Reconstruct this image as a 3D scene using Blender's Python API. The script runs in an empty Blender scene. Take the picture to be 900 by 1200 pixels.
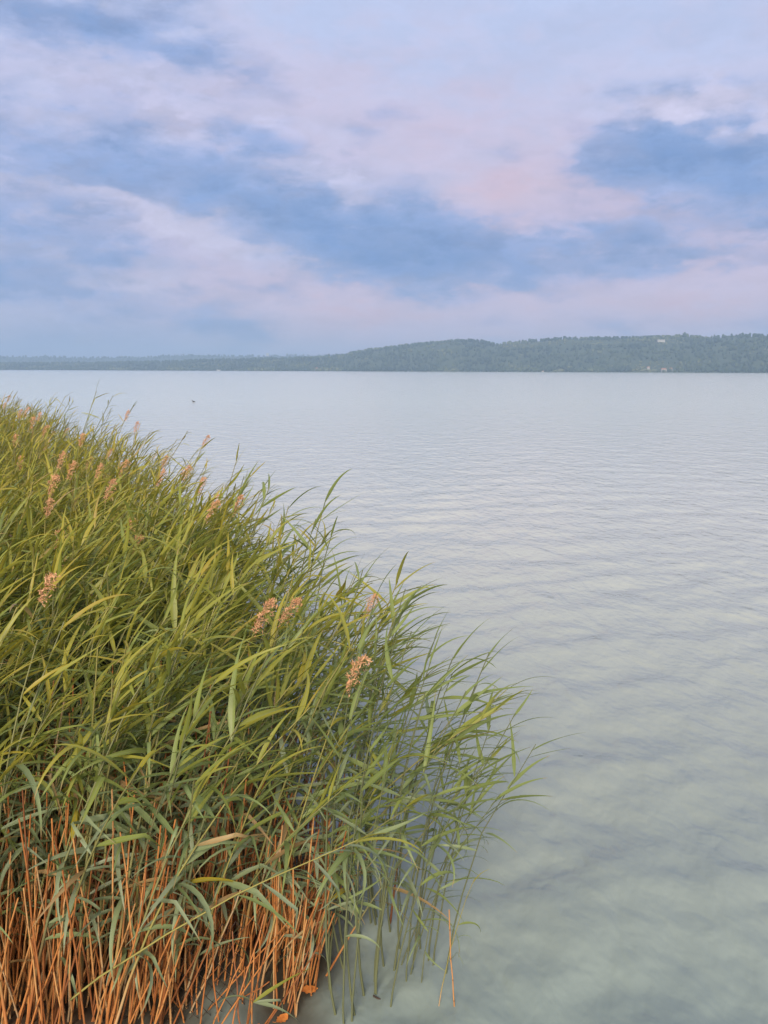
import bpy, math, random
import numpy as np
from mathutils import Matrix, Vector, Euler, noise

rng = random.Random(7)
npr = np.random.default_rng(11)
R = math.radians
scene = bpy.context.scene
col = scene.collection

# ------------------------------------------------------------------ camera
CAM_H = 3.0
F_PX = 1039.0                      # focal length in pixels of the 900 x 1200 photograph
PITCH = R(9.05)
cam_d = bpy.data.cameras.new('camera')
cam = bpy.data.objects.new('camera', cam_d)
col.objects.link(cam)
cam_d.sensor_fit = 'VERTICAL'
cam_d.sensor_height = 24.0
cam_d.lens = 24.0 * F_PX / 1200.0
cam_d.clip_start = 0.05
cam_d.clip_end = 60000
cam.location = (0, 0, CAM_H)
cam.rotation_euler = (Matrix.Rotation(math.pi / 2 - PITCH, 3, 'X') @ Matrix.Rotation(R(0.2), 3, 'Z')).to_euler()
scene.camera = cam
scene.render.resolution_x, scene.render.resolution_y = 768, 1024
CAM_R = Matrix.Rotation(math.pi / 2 - PITCH, 3, 'X') @ Matrix.Rotation(R(0.2), 3, 'Z')


def ray(px, py):
    return (CAM_R @ Vector(((px - 450) / F_PX, (600 - py) / F_PX, -1))).normalized()


def on_ground(px, py, z=0.0):
    d = ray(px, py)
    t = (z - CAM_H) / d.z
    return Vector((0, 0, CAM_H)) + d * t


def at_depth(px, py, y):
    d = ray(px, py)
    return Vector((0, 0, CAM_H)) + d * (y / d.y)


def project(p):
    v = CAM_R.transposed() @ (Vector(p) - Vector((0, 0, CAM_H)))
    if v.z > -0.1:
        return None
    return 450 + F_PX * v.x / -v.z, 600 - F_PX * v.y / -v.z


# ------------------------------------------------------------------ sun, world, exposure
SUN_EL, SUN_AZ = R(29), R(187)     # azimuth clockwise from +Y: low, behind the viewer and to the left
sun_dir = Vector((math.sin(SUN_AZ) * math.cos(SUN_EL), math.cos(SUN_AZ) * math.cos(SUN_EL), math.sin(SUN_EL)))
sd = bpy.data.lights.new('sun', 'SUN')
sd.energy = 5.0
sd.angle = R(25)
sd.color = (1.0, 0.87, 0.70)
sun = bpy.data.objects.new('sun', sd)
col.objects.link(sun)
sun.rotation_euler = sun_dir.to_track_quat('Z', 'Y').to_euler()

scene.view_settings.view_transform = 'Standard'
scene.view_settings.look = 'None'
scene.view_settings.gamma = 1.0
scene.view_settings.use_curve_mapping = False
scene.view_settings.exposure = 0.42
scene.cycles.use_denoising = True
scene.cycles.adaptive_threshold = 0.02
scene.cycles.volume_bounces = 0
scene.cycles.max_bounces = 6
scene.cycles.diffuse_bounces = 3
scene.cycles.transparent_max_bounces = 6


def s2l(r, g, b):
    f = lambda c: ((c / 255 + 0.055) / 1.055) ** 2.4 if c / 255 > 0.04045 else c / 255 / 12.92
    return (f(r), f(g), f(b), 1.0)


class NT:
    """small helper to write node trees as expressions"""
    def __init__(self, tree):
        self.t = tree
        self.t.nodes.clear()

    def n(self, typ, **kw):
        nd = self.t.nodes.new(typ)
        for k, v in kw.items():
            setattr(nd, k, v)
        return nd

    def put(self, sock, v):
        if isinstance(v, bpy.types.NodeSocket):
            self.t.links.new(v, sock)
        else:
            sock.default_value = v

    def m(self, op, a, b=0.0, c=0.0, clamp=False):
        nd = self.n('ShaderNodeMath', operation=op)
        nd.use_clamp = clamp
        self.put(nd.inputs[0], a)
        self.put(nd.inputs[1], b)
        self.put(nd.inputs[2], c)
        return nd.outputs[0]

    def smooth(self, x, lo, hi, a=0.0, b=1.0):
        nd = self.n('ShaderNodeMapRange', interpolation_type='SMOOTHSTEP')
        self.put(nd.inputs[0], x)
        for i, v in enumerate((lo, hi, a, b)):
            self.put(nd.inputs[i + 1], v)
        return nd.outputs[0]

    def mix(self, f, a, b, blend='MIX'):
        nd = self.n('ShaderNodeMix', data_type='RGBA', blend_type=blend)
        self.put(nd.inputs[0], f)
        self.put(nd.inputs[6], a)
        self.put(nd.inputs[7], b)
        return nd.outputs[2]

    def noise(self, vec, scale, detail=4.0, rough=0.55, dist=0.0):
        nd = self.n('ShaderNodeTexNoise')
        if vec is not None:
            self.put(nd.inputs['Vector'], vec)
        nd.inputs['Scale'].default_value = scale
        nd.inputs['Detail'].default_value = detail
        nd.inputs['Roughness'].default_value = rough
        nd.inputs['Distortion'].default_value = dist
        return nd.outputs['Fac']

    def xyz(self, x, y, z):
        nd = self.n('ShaderNodeCombineXYZ')
        for i, v in enumerate((x, y, z)):
            self.put(nd.inputs[i], v)
        return nd.outputs[0]

    def ramp(self, f, stops):
        nd = self.n('ShaderNodeValToRGB')
        self.put(nd.inputs[0], f)
        e = nd.color_ramp.elements
        while len(e) < len(stops):
            e.new(0.5)
        for el, (p, c) in zip(e, stops):
            el.position = p
            el.color = c if len(c) == 4 else (*c, 1)
        return nd.outputs[0]


def azel(px, py):
    d = ray(px, py)
    return math.degrees(math.atan2(d.x, d.y)), math.degrees(math.asin(d.z))


world = bpy.data.worlds.new('World')
scene.world = world
world.use_nodes = True
world.cycles.sampling_method = 'MANUAL'
world.cycles.sample_map_resolution = 256
W = NT(world.node_tree)
tc = W.n('ShaderNodeTexCoord').outputs['Generated']
sep = W.n('ShaderNodeSeparateXYZ')
W.put(sep.inputs[0], tc)
X, Y, Z = sep.outputs
az = W.m('MULTIPLY', W.m('ARCTAN2', X, Y), 57.29578)
el = W.m('MULTIPLY', W.m('ARCSINE', Z), 57.29578)
# cloud coordinates are stretched along the horizon and warped by turbulence
Zs = W.m('MULTIPLY', Z, 2.4)
cvec = W.xyz(X, Y, Zs)


def noise_xyz(scale, detail, rough, dist=0.0):
    """three independent turbulence values in -0.5..0.5"""
    nd = W.n('ShaderNodeTexNoise')
    W.put(nd.inputs['Vector'], cvec)
    nd.inputs['Scale'].default_value = scale
    nd.inputs['Detail'].default_value = detail
    nd.inputs['Roughness'].default_value = rough
    nd.inputs['Distortion'].default_value = dist
    sp = W.n('ShaderNodeSeparateColor')
    W.put(sp.inputs[0], nd.outputs['Color'])
    return [W.m('SUBTRACT', o_, 0.5) for o_ in sp.outputs]


wa = noise_xyz(6.0, 3.0, 0.55)
wb = noise_xyz(19.0, 5.0, 0.58)
azw = W.m('ADD', az, W.m('MULTIPLY_ADD', wa[0], 12.0, W.m('MULTIPLY', wb[0], 5.0)))
elw = W.m('ADD', el, W.m('MULTIPLY_ADD', wa[1], 4.0, W.m('MULTIPLY', wb[1], 3.0)))
vor = W.n('ShaderNodeTexVoronoi', feature='SMOOTH_F1')
nv_ = W.n('ShaderNodeVectorMath', operation='MULTIPLY_ADD')
W.put(nv_.inputs[0], W.xyz(wb[0], wb[1], wb[2]))
nv_.inputs[1].default_value = (0.16, 0.16, 0.16)
W.put(nv_.inputs[2], cvec)
W.put(vor.inputs['Vector'], nv_.outputs[0])
vor.inputs['Scale'].default_value = 13.0
vor.inputs['Smoothness'].default_value = 0.6
puff = W.m('SUBTRACT', 0.42, vor.outputs['Distance'])
broad = wa[2]
fbm = wb[2]


cpos = W.xyz(azw, elw, 0.0)


def blobs(lst):
    """soft cloud masses: (column, row, half-width, half-height, tilt, weight)"""
    tot = None
    for (px, py, rx, ry, rot, amp) in lst:
        a0, e0 = azel(px, py)
        mp_ = W.n('ShaderNodeMapping', vector_type='TEXTURE')
        W.put(mp_.inputs[0], cpos)
        mp_.inputs['Location'].default_value = (a0, e0, 0)
        mp_.inputs['Rotation'].default_value = (0, 0, R(rot))
        mp_.inputs['Scale'].default_value = (rx * 0.053 * 1.85, ry * 0.053 * 1.85, 1)
        gr = W.n('ShaderNodeTexGradient', gradient_type='SPHERICAL')
        W.put(gr.inputs[0], mp_.outputs[0])
        g_ = W.smooth(gr.outputs['Fac'], 0.0, 1.0, 0.0, amp)
        tot = g_ if tot is None else W.m('ADD', tot, g_)
    return tot


dark_f = blobs([(280, 235, 320, 62, -9, 0.42), (430, 288, 130, 42, -8, 0.62), (80, 190, 280, 60, -4, 0.42), (570, 300, 170, 42, 0, 0.48), (320, 200, 190, 40, -8, 0.22),
                (40, 290, 130, 40, -8, 0.60), (90, 352, 200, 30, -4, 0.52), (50, 28, 240, 42, -8, 0.85),
                (780, 185, 140, 52, -8, 0.58), (870, 235, 160, 75, -22, 0.66), (660, 308, 110, 32, 0, 0.38), (40, 402, 260, 24, 0, 0.50), (820, 308, 80, 12, 0, 0.4), (760, 385, 320, 16, 0, 0.32)])
pink_f = blobs([(645, 255, 95, 60, 10, 1.2), (760, 305, 160, 52, 0, 1.2), (430, 362, 300, 42, 0, 1.1), (220, 300, 190, 26, -12, 0.65),
                (280, 120, 300, 70, 0, 0.55), (560, 190, 160, 60, 0, 0.5), (860, 345, 180, 50, 0, 0.8), (540, 400, 260, 30, 0, 0.6)])
lit_f = blobs([(385, 215, 60, 20, -12, 0.85), (765, 132, 75, 15, 4, 1.1), (875, 152, 70, 18, -10, 1.0), (180, 262, 190, 13, -13, 0.8), (100, 78, 170, 22, -10, 0.5), (150, 320, 90, 12, -5, 0.4)])

nish = W.n('ShaderNodeTexSky', sky_type='NISHITA')
nish.sun_disc = False
nish.sun_elevation = SUN_EL
nish.sun_rotation = SUN_AZ
nish.air_density = 1.0
nish.dust_density = 1.5
nishc = W.mix(1.0, nish.outputs[0], (0.10, 0.10, 0.10, 1), 'MULTIPLY')
veil = W.ramp(W.m('MULTIPLY', W.m('ADD', el, W.m('MULTIPLY', wb[1], 3.0)), 1 / 40.0, clamp=True),
              [(0.0, s2l(152, 168, 214)), (0.10, s2l(173, 173, 210)), (0.22, s2l(188, 185, 217)), (0.42, s2l(193, 199, 231)), (0.62, s2l(192, 208, 244)), (1.0, s2l(190, 203, 236))])
base = W.mix(0.82, nishc, veil)
base = W.mix(W.smooth(W.m('MULTIPLY_ADD', fbm, 0.9, pink_f), 0.05, 1.2, 0, 0.80), base, s2l(216, 186, 200))
base = W.mix(W.smooth(W.m('MULTIPLY_ADD', fbm, 1.2, lit_f), 0.15, 0.9, 0, 0.8), base, s2l(206, 202, 226))
# the remaining sky carries the same broken cloud deck
general = W.m('MULTIPLY', W.smooth(broad, 0.0, 0.22), 0.40)
dsum = W.m('ADD', W.m('MULTIPLY_ADD', dark_f, 0.95, general), W.m('MULTIPLY_ADD', fbm, 0.34, W.m('MULTIPLY_ADD', lit_f, -0.38, W.m('MULTIPLY', puff, 0.34))))
dmask = W.smooth(dsum, 0.0, 0.72)
rim = W.m('MULTIPLY', W.smooth(dsum, -0.12, 0.14), W.smooth(dsum, 0.16, 0.50, 1.0, 0.0))
base = W.mix(W.m('MULTIPLY', rim, 0.40), base, s2l(200, 197, 223))
dcol = W.ramp(W.m('MULTIPLY', W.m('MULTIPLY_ADD', fbm, 0.4, dsum), 0.72, clamp=True),
              [(0.12, s2l(183, 186, 217)), (0.40, s2l(152, 168, 209)), (0.66, s2l(124, 153, 201)), (0.98, s2l(98, 138, 193))])
skyc = W.mix(W.m('MULTIPLY', dmask, 0.92), base, dcol)
# billows: where the vapour thins out upwards it is brighter, where it thickens it is greyer
up_ = W.n('ShaderNodeVectorMath', operation='ADD')
W.put(up_.inputs[0], nv_.outputs[0])
up_.inputs[1].default_value = (-0.012, 0.0, 0.034)
relief = W.m('SUBTRACT', W.noise(nv_.outputs[0], 11.0, 5.0, 0.55), W.noise(up_.outputs[0], 11.0, 5.0, 0.55))
body = W.smooth(W.m('ADD', W.m('ADD', dark_f, general), lit_f), 0.0, 0.7, 0.20, 0.50)
lum = W.m('MULTIPLY_ADD', relief, body, 1.0)
lum = W.m('MINIMUM', W.m('MAXIMUM', lum, 0.80), 1.16)
lumv = W.n('ShaderNodeVectorMath', operation='SCALE')
W.put(lumv.inputs[0], skyc)
W.put(lumv.inputs['Scale'], lum)
skyc = lumv.outputs[0]
bg = W.n('ShaderNodeBackground')
W.put(bg.inputs[0], skyc)
bg.inputs[1].default_value = 0.84
wo = W.n('ShaderNodeOutputWorld')
W.put(wo.inputs[0], bg.outputs[0])


# ------------------------------------------------------------------ helpers
def tag(o, label=None, cat=None, group=None, kind=None):
    if label:
        o['label'] = label
    if cat:
        o['category'] = cat
    if group:
        o['group'] = group
    if kind:
        o['kind'] = kind
    return o


def link(name, data, parent=None, mat=None, M=None):
    o = bpy.data.objects.new(name, data)
    col.objects.link(o)
    if parent:
        o.parent = parent
    if mat and data and not data.materials:
        data.materials.append(mat)
    if M is not None:
        o.matrix_local = M
    return o


def raw_mesh(name, V, Q, smooth=True, attrs=None, mats=None, mat_idx=None):
    """quads (n,4) or triangles (n,3) to a mesh"""
    me = bpy.data.meshes.new(name)
    V = np.asarray(V, np.float32)
    Q = np.asarray(Q, np.int32)
    n, k = Q.shape
    me.vertices.add(len(V))
    me.vertices.foreach_set('co', V.ravel())
    me.loops.add(n * k)
    me.loops.foreach_set('vertex_index', Q.ravel())
    me.polygons.add(n)
    me.polygons.foreach_set('loop_start', np.arange(0, n * k, k, dtype=np.int32))
    me.polygons.foreach_set('use_smooth', np.full(n, smooth, dtype=bool))
    if mat_idx is not None:
        me.polygons.foreach_set('material_index', np.asarray(mat_idx, np.int32))
    for nm, a in (attrs or {}).items():
        at = me.attributes.new(nm, 'FLOAT', 'POINT')
        at.data.foreach_set('value', np.asarray(a, np.float32))
    for m_ in mats or []:
        me.materials.append(m_)
    me.update()
    me.validate()
    return me


def material(name):
    m_ = bpy.data.materials.new(name)
    m_.use_nodes = True
    return m_, NT(m_.node_tree)


def out(N, shader, disp=None):
    o = N.n('ShaderNodeOutputMaterial')
    N.put(o.inputs[0], shader)


def principled(N, colr, rough, spec=0.5, normal=None):
    p = N.n('ShaderNodeBsdfPrincipled')
    N.put(p.inputs['Base Color'], colr)
    N.put(p.inputs['Roughness'], rough)
    p.inputs['Specular IOR Level'].default_value = spec
    if normal is not None:
        N.put(p.inputs['Normal'], normal)
    return p


def attr(N, name, typ='GEOMETRY'):
    a = N.n('ShaderNodeAttribute', attribute_type=typ, attribute_name=name)
    return a.outputs['Fac']


# ------------------------------------------------------------------ materials
def leaf_material(name, source):
    m_, N = material(name)
    tint = attr(N, 'tint', source)
    rib = attr(N, 'rib', 'GEOMETRY')
    co = N.n('ShaderNodeTexCoord').outputs['Object']
    nz = N.noise(co, 6.0, 3.0)
    t = N.m('ADD', tint, N.m('MULTIPLY', N.m('SUBTRACT', nz, 0.5), 0.16), clamp=True)
    c = N.ramp(t, [(0.0, (0.285, 0.335, 0.215)), (0.25, (0.205, 0.270, 0.105)), (0.45, (0.225, 0.262, 0.050)), (0.66, (0.330, 0.305, 0.040)),
                   (0.82, (0.36, 0.28, 0.025)), (0.92, (0.42, 0.29, 0.13)), (1.0, (0.36, 0.22, 0.10))])
    tip = attr(N, 'tip', 'GEOMETRY')
    burn = N.smooth(N.m('ADD', tip, N.m('MULTIPLY', N.m('SUBTRACT', N.noise(co, 3.0, 2.0), 0.5), 0.9)), 0.88, 1.0)
    c = N.mix(N.m('MULTIPLY', burn, 0.8), c, (0.34, 0.22, 0.10, 1))
    c = N.mix(N.m('MULTIPLY', N.smooth(rib, 0.6, 1.0), 0.35), c, (0.30, 0.32, 0.16, 1))
    p = principled(N, c, 0.48, 0.4)
    tr = N.n('ShaderNodeBsdfTranslucent')
    N.put(tr.inputs[0], N.mix(0.5, c, (0.22, 0.24, 0.03, 1)))
    mx = N.n('ShaderNodeMixShader')
    mx.inputs[0].default_value = 0.42
    N.put(mx.inputs[1], p.outputs[0])
    N.put(mx.inputs[2], tr.outputs[0])
    out(N, mx.outputs[0])
    return m_


def stem_material(name, source, dry):
    m_, N = material(name)
    tint = attr(N, 'tint', source)
    up = attr(N, 'along', 'GEOMETRY')
    co = N.n('ShaderNodeTexCoord').outputs['Object']
    nz = N.noise(co, 14.0, 4.0)
    dryc = N.ramp(N.m('ADD', tint, N.m('MULTIPLY', N.m('SUBTRACT', nz, 0.5), 0.5), clamp=True),
                  [(0.0, (0.17, 0.060, 0.022)), (0.3, (0.30, 0.105, 0.030)), (0.55, (0.40, 0.155, 0.043)), (0.80, (0.46, 0.235, 0.085)), (1.0, (0.36, 0.26, 0.15))])
    dryc = N.mix(N.m('MULTIPLY', attr(N, 'node', 'GEOMETRY'), 0.65), dryc, (0.10, 0.045, 0.020, 1))
    if dry:
        c = dryc
    else:
        gr = N.ramp(tint, [(0.0, (0.105, 0.115, 0.055)), (0.3, (0.16, 0.16, 0.07)), (1.0, (0.24, 0.21, 0.06))])
        c = N.mix(N.smooth(N.m('ADD', up, N.m('MULTIPLY', N.m('SUBTRACT', nz, 0.5), 0.3)), 0.16, 0.36), dryc, gr)
    p = principled(N, c, 0.5, 0.35)
    out(N, p.outputs[0])
    return m_


LEAF_O, LEAF_S = leaf_material('reed_leaf', 'OBJECT'), leaf_material('reed_leaf_mass', 'GEOMETRY')
STEM_O, STEM_S = stem_material('reed_stem', 'OBJECT', False), stem_material('reed_stem_mass', 'GEOMETRY', False)
DRY_O, DRY_S = stem_material('dry_stalk', 'OBJECT', True), stem_material('dry_stalk_mass', 'GEOMETRY', True)


def plume_material(name):
    m_, N = material(name)
    co = N.n('ShaderNodeTexCoord').outputs['Object']
    c = N.ramp(N.noise(co, 8.0, 4.0), [(0.3, (0.54, 0.27, 0.13)), (0.7, (0.72, 0.44, 0.26))])
    p = principled(N, c, 0.8, 0.2)
    tr = N.n('ShaderNodeBsdfTranslucent')
    N.put(tr.inputs[0], c)
    mx = N.n('ShaderNodeMixShader')
    mx.inputs[0].default_value = 0.3
    N.put(mx.inputs[1], p.outputs[0])
    N.put(mx.inputs[2], tr.outputs[0])
    out(N, mx.outputs[0])
    return m_


PLUME = plume_material('reed_plume')


def water_material():
    m_, N = material('lake_water')
    co = N.n('ShaderNodeTexCoord').outputs['Object']
    mp = N.n('ShaderNodeMapping')
    N.put(mp.inputs[0], co)
    mp.inputs['Rotation'].default_value = (0, 0, R(-64))
    mp.inputs['Scale'].default_value = (1.0, 0.62, 1.0)
    v = mp.outputs[0]
    h = N.m('MULTIPLY_ADD', N.noise(v, 0.8, 3.0, 0.55, 0.3), 0.9, N.m('MULTIPLY_ADD', N.noise(v, 2.4, 3.0, 0.5, 0.2), 1.0, N.m('MULTIPLY', N.noise(v, 7.0, 2.5, 0.5, 0.2), 0.32)))
    bp = N.n('ShaderNodeBump')
    bp.inputs['Strength'].default_value = 0.55
    bp.inputs['Distance'].default_value = 0.10
    N.put(bp.inputs['Height'], h)
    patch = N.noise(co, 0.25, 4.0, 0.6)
    # sky reflection put into the colour: darker by the bank, paler further out
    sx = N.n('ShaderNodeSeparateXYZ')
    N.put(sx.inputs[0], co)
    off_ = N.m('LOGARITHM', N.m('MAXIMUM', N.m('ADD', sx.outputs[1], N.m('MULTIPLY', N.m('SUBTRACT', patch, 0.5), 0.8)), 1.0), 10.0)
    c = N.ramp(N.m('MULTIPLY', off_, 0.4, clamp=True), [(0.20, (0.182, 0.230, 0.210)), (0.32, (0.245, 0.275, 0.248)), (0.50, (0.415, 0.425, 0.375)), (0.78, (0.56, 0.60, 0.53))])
    sh = N.m('MULTIPLY', attr(N, 'litter_reflection'), N.smooth(N.noise(co, 3.0, 4.0, 0.6), 0.25, 0.6, 0.75, 1.0))
    c = N.mix(sh, c, (0.060, 0.052, 0.038, 1))  # dark litter bottom and mirrored reeds, put into the base colour
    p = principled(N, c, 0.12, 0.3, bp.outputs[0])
    p.inputs['IOR'].default_value = 1.33
    out(N, p.outputs[0])
    return m_


def simple_noise_mat(name, a, b, scale, rough=0.9, detail=5.0):
    m_, N = material(name)
    co = N.n('ShaderNodeTexCoord').outputs['Object']
    c = N.mix(N.smooth(N.noise(co, scale, detail, 0.6), 0.3, 0.7), (*a, 1), (*b, 1))
    out(N, principled(N, c, rough, 0.3).outputs[0])
    return m_


def tree_material():
    m_, N = material('wood_foliage')
    t = attr(N, 'tint', 'GEOMETRY')
    co = N.n('ShaderNodeTexCoord').outputs['Object']
    t2 = N.m('ADD', t, N.m('MULTIPLY', N.m('SUBTRACT', N.noise(co, 0.25, 3.0, 0.6), 0.5), 0.5), clamp=True)
    c = N.ramp(t2, [(0.0, (0.022, 0.036, 0.026)), (0.5, (0.032, 0.050, 0.028)), (0.85, (0.062, 0.080, 0.036)), (1.0, (0.11, 0.12, 0.06))])
    out(N, principled(N, c, 0.8, 0.2).outputs[0])
    return m_


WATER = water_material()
MUD = simple_noise_mat('reed_mud', (0.020, 0.013, 0.008), (0.055, 0.033, 0.018), 7.0, 0.75)
GRASSLAND = simple_noise_mat('hill_ground', (0.035, 0.050, 0.026), (0.052, 0.070, 0.034), 0.012, 0.95)
TREES = tree_material()
WALLM = simple_noise_mat('house_render', (0.30, 0.30, 0.28), (0.38, 0.37, 0.35), 0.8, 0.9)
ROOFM = simple_noise_mat('roof_tile', (0.24, 0.10, 0.06), (0.33, 0.15, 0.09), 1.2, 0.85)
GLASSM = simple_noise_mat('window_glass', (0.02, 0.025, 0.03), (0.04, 0.05, 0.06), 1.0, 0.1)
WIRE = simple_noise_mat('rusty_wire', (0.020, 0.014, 0.011), (0.06, 0.035, 0.022), 30.0, 0.7)
FALLEN = simple_noise_mat('fallen_leaf', (0.42, 0.13, 0.03), (0.60, 0.22, 0.05), 40.0, 0.6)
FEATHER = simple_noise_mat('dark_feather', (0.012, 0.012, 0.014), (0.03, 0.03, 0.034), 12.0, 0.7)
BEAKM = simple_noise_mat('pale_beak', (0.70, 0.66, 0.60), (0.8, 0.76, 0.70), 12.0, 0.5)


# ------------------------------------------------------------------ outline of the reed bed
EDGE = [(-5.5, 3.45), (-2.6, 3.45), (-1.15, 3.50), (-0.98, 3.68), (-0.90, 3.95), (-0.62, 4.02), (-0.50, 3.72), (-0.42, 3.74), (-0.34, 3.92), (-0.34, 4.1), (-0.30, 4.3),
        (-0.26, 4.7), (-0.45, 5.4), (-0.9, 6.3), (-1.48, 8.0), (-2.6, 10.5), (-4.5, 14.0), (-7.4, 19.0), (-10.5, 23.0), (-15, 24), (-15, 18), (-9, 9)]
EP = np.array(EDGE)


def inside(x, y):
    n = len(EDGE)
    c = False
    j = n - 1
    for i in range(n):
        xi, yi = EDGE[i]
        xj, yj = EDGE[j]
        if (yi > y) != (yj > y) and x < (xj - xi) * (y - yi) / (yj - yi) + xi:
            c = not c
        j = i
    return c


def poly_dist(x, y):
    a = EP
    b = np.roll(EP, -1, axis=0)
    ab = b - a
    t = np.clip(((x - a[:, 0]) * ab[:, 0] + (y - a[:, 1]) * ab[:, 1]) / (ab ** 2).sum(1), 0, 1)
    return float(np.hypot(a[:, 0] + ab[:, 0] * t - x, a[:, 1] + ab[:, 1] * t - y).min())


# ------------------------------------------------------------------ the lake: one sheet out to the horizon
def build_water():
    th = np.concatenate([np.linspace(-math.pi, -0.80, 60, endpoint=False), np.linspace(-0.80, 0.80, 400, endpoint=False), np.linspace(0.80, math.pi, 61)])[:-1]
    r = [0.4]
    while r[-1] < 12000:
        r.append(r[-1] * (1.011 if r[-1] < 160 else 1.06) + (0.0 if r[-1] > 3 else 0.02))
    r = np.array(r)
    RR, TT = np.meshgrid(r, th, indexing='ij')
    x, y = RR * np.sin(TT), RR * np.cos(TT)
    z = np.zeros_like(x)
    g = np.random.default_rng(5)
    dr = np.gradient(r)[:, None]
    for i in range(90):
        lam = 0.16 * (2.0 / 0.16) ** (i / 89.0)
        ang = R(-64) + g.normal(0, 0.8)           # waves run towards +x, slightly to the viewer
        k = 2 * math.pi / lam
        amp = 0.0024 * lam ** 0.72 * g.uniform(0.5, 1.3)
        fade = np.clip((lam / np.maximum(dr, 1e-6) - 3.0) / 3.0, 0, 1)
        ph = k * (x * math.cos(ang) + y * math.sin(ang)) + g.uniform(0, 6.28)
        z += amp * fade * (np.sin(ph) + 0.25 * np.sin(2 * ph))
    n_r, n_t = x.shape
    V = np.stack([x, y, z], -1).reshape(-1, 3)
    V = np.vstack([V, [[0, 0, 0]]])
    i = np.arange(n_r - 1)[:, None] * n_t
    j = np.arange(n_t)[None, :]
    j2 = (j + 1) % n_t
    Q = np.stack([i + j, i + n_t + j, i + n_t + j2, i + j2], -1).reshape(-1, 4)
    c = len(V) - 1
    cap = np.stack([np.full(n_t // 2, c), np.arange(0, n_t - 1, 2)[:n_t // 2], np.arange(1, n_t, 2)[:n_t // 2], (np.arange(2, n_t + 1, 2) % n_t)[:n_t // 2]], -1)
    Q = np.vstack([Q, cap])[:, ::-1]
    # litter floor and the reeds' dark reflection, painted into the water around the stalks
    sh = np.zeros(len(V))
    for i_ in np.nonzero((V[:, 1] > 2.5) & (V[:, 1] < 24) & (V[:, 0] < 0.6) & (V[:, 0] > -15))[0]:
        x_, y_ = V[i_, 0], V[i_, 1]
        if inside(x_, y_):
            sh[i_] = 1.0
        elif y_ < 7:
            d_ = poly_dist(x_, y_) + 0.10 * noise.noise(Vector((x_ * 4, y_ * 4, 1)))
            sh[i_] = min(max(1.0 - d_ / 0.26, 0.0), 1.0) ** 1.2
    o = link('lake', raw_mesh('lake', V, Q, True, {'litter_reflection': sh}), mat=WATER)
    o['kind'] = 'structure'


build_water()


# ------------------------------------------------------------------ far shore: hills, woods, houses
def ridge_fn(pts):
    xs, hs = zip(*pts)
    return lambda p: float(np.interp(p, xs, hs))


def hill(name, dist_fn, ridge_px, depth, p0, p1, clear=None, n_trees=3000, tree=13.0, seed=1, forest=None, label=None, front=0.55):
    """terrain strip given by columns: each column has the bearing of a photo column, its shore distance
    and a ridge height in metres; returns a surface sampler"""
    rg = np.random.default_rng(seed)
    nc, nr = 180, 26
    V = []
    def surf(p, s):
        d0 = dist_fn(p)
        bx = (p - 450) / F_PX
        hm = ridge_px(p) / F_PX * (d0 + depth * 0.6) - tree * 0.75
        hm = max(hm, 2.0)
        y = d0 + depth * s
        prof = math.sin(min(s / 0.6, 1.0) * math.pi / 2) ** (1.15) if s < 0.6 else math.cos((s - 0.6) / 0.4 * math.pi / 2)
        lump = noise.noise(Vector((bx * y / 260.0, y / 260.0, seed))) * 0.10 + noise.noise(Vector((bx * y / 90.0, y / 90.0, seed + 5))) * 0.03
        z = hm * prof * (1 + lump * (1 if s < 0.55 else 0.4)) - 1.0 + min(s, 0.02) * 100
        return Vector((bx * y, y, z))
    for i in range(nc):
        p = p0 + (p1 - p0) * i / (nc - 1)
        for j in range(nr):
            V.append(surf(p, j / (nr - 1)))
    i = np.arange(nc - 1)[:, None] * nr
    j = np.arange(nr - 1)[None, :]
    Q = np.stack([i + j, i + nr + j, i + nr + j + 1, i + j + 1], -1).reshape(-1, 4)
    o = link(name, raw_mesh(name, V, Q, True), mat=GRASSLAND)
    o['kind'] = 'structure'
    # trees of the far wood, joined: nobody could count them
    ico_v, ico_f = ico()
    nv = len(ico_v)
    AV, AF, AT = [], [], []
    k = 0
    tries = 0
    while k < n_trees and tries < n_trees * 6:
        tries += 1
        p = rg.uniform(p0, p1)
        s = rg.uniform(0.005, 0.72) if rg.random() > 0.16 else rg.uniform(0.002, 0.03)
        if clear and clear(p, s, rg):
            continue
        c = surf(p, s)
        hgt = tree * rg.uniform(0.6, 1.25) * (1.25 if rg.random() < 0.06 else 1)
        open_ = name == 'wooded_hill' and ((585 < p < 722 and 0.36 < s < 0.45) or noise.noise(Vector((c.x / 240, c.y / 120, 8))) > 0.42)
        if open_:
            hgt *= 0.45
        w = hgt * rg.uniform(0.30, 0.5) * (1.8 if open_ else 1)
        jit = 1 + rg.uniform(-0.28, 0.28, (nv, 1))
        v = ico_v * jit * np.array([w, w, hgt * 0.55])
        v += np.array([c.x, c.y, c.z + hgt * 0.45])
        AV.append(v)
        AF.append(ico_f + k * nv)
        t = 0.45 + 0.9 * noise.noise(Vector((c.x / 190, c.y / 190, 3 + seed))) + rg.normal(0, 0.14)
        AT.append(np.full(nv, 1.2 if open_ else min(max(t, 0), 0.95)))
        k += 1
    me = raw_mesh(forest, np.vstack(AV), np.vstack(AF), True, {'tint': np.concatenate(AT)}, [TREES])
    f = link(forest, me)
    tag(f, label, 'wood', kind='stuff')
    return surf


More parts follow.
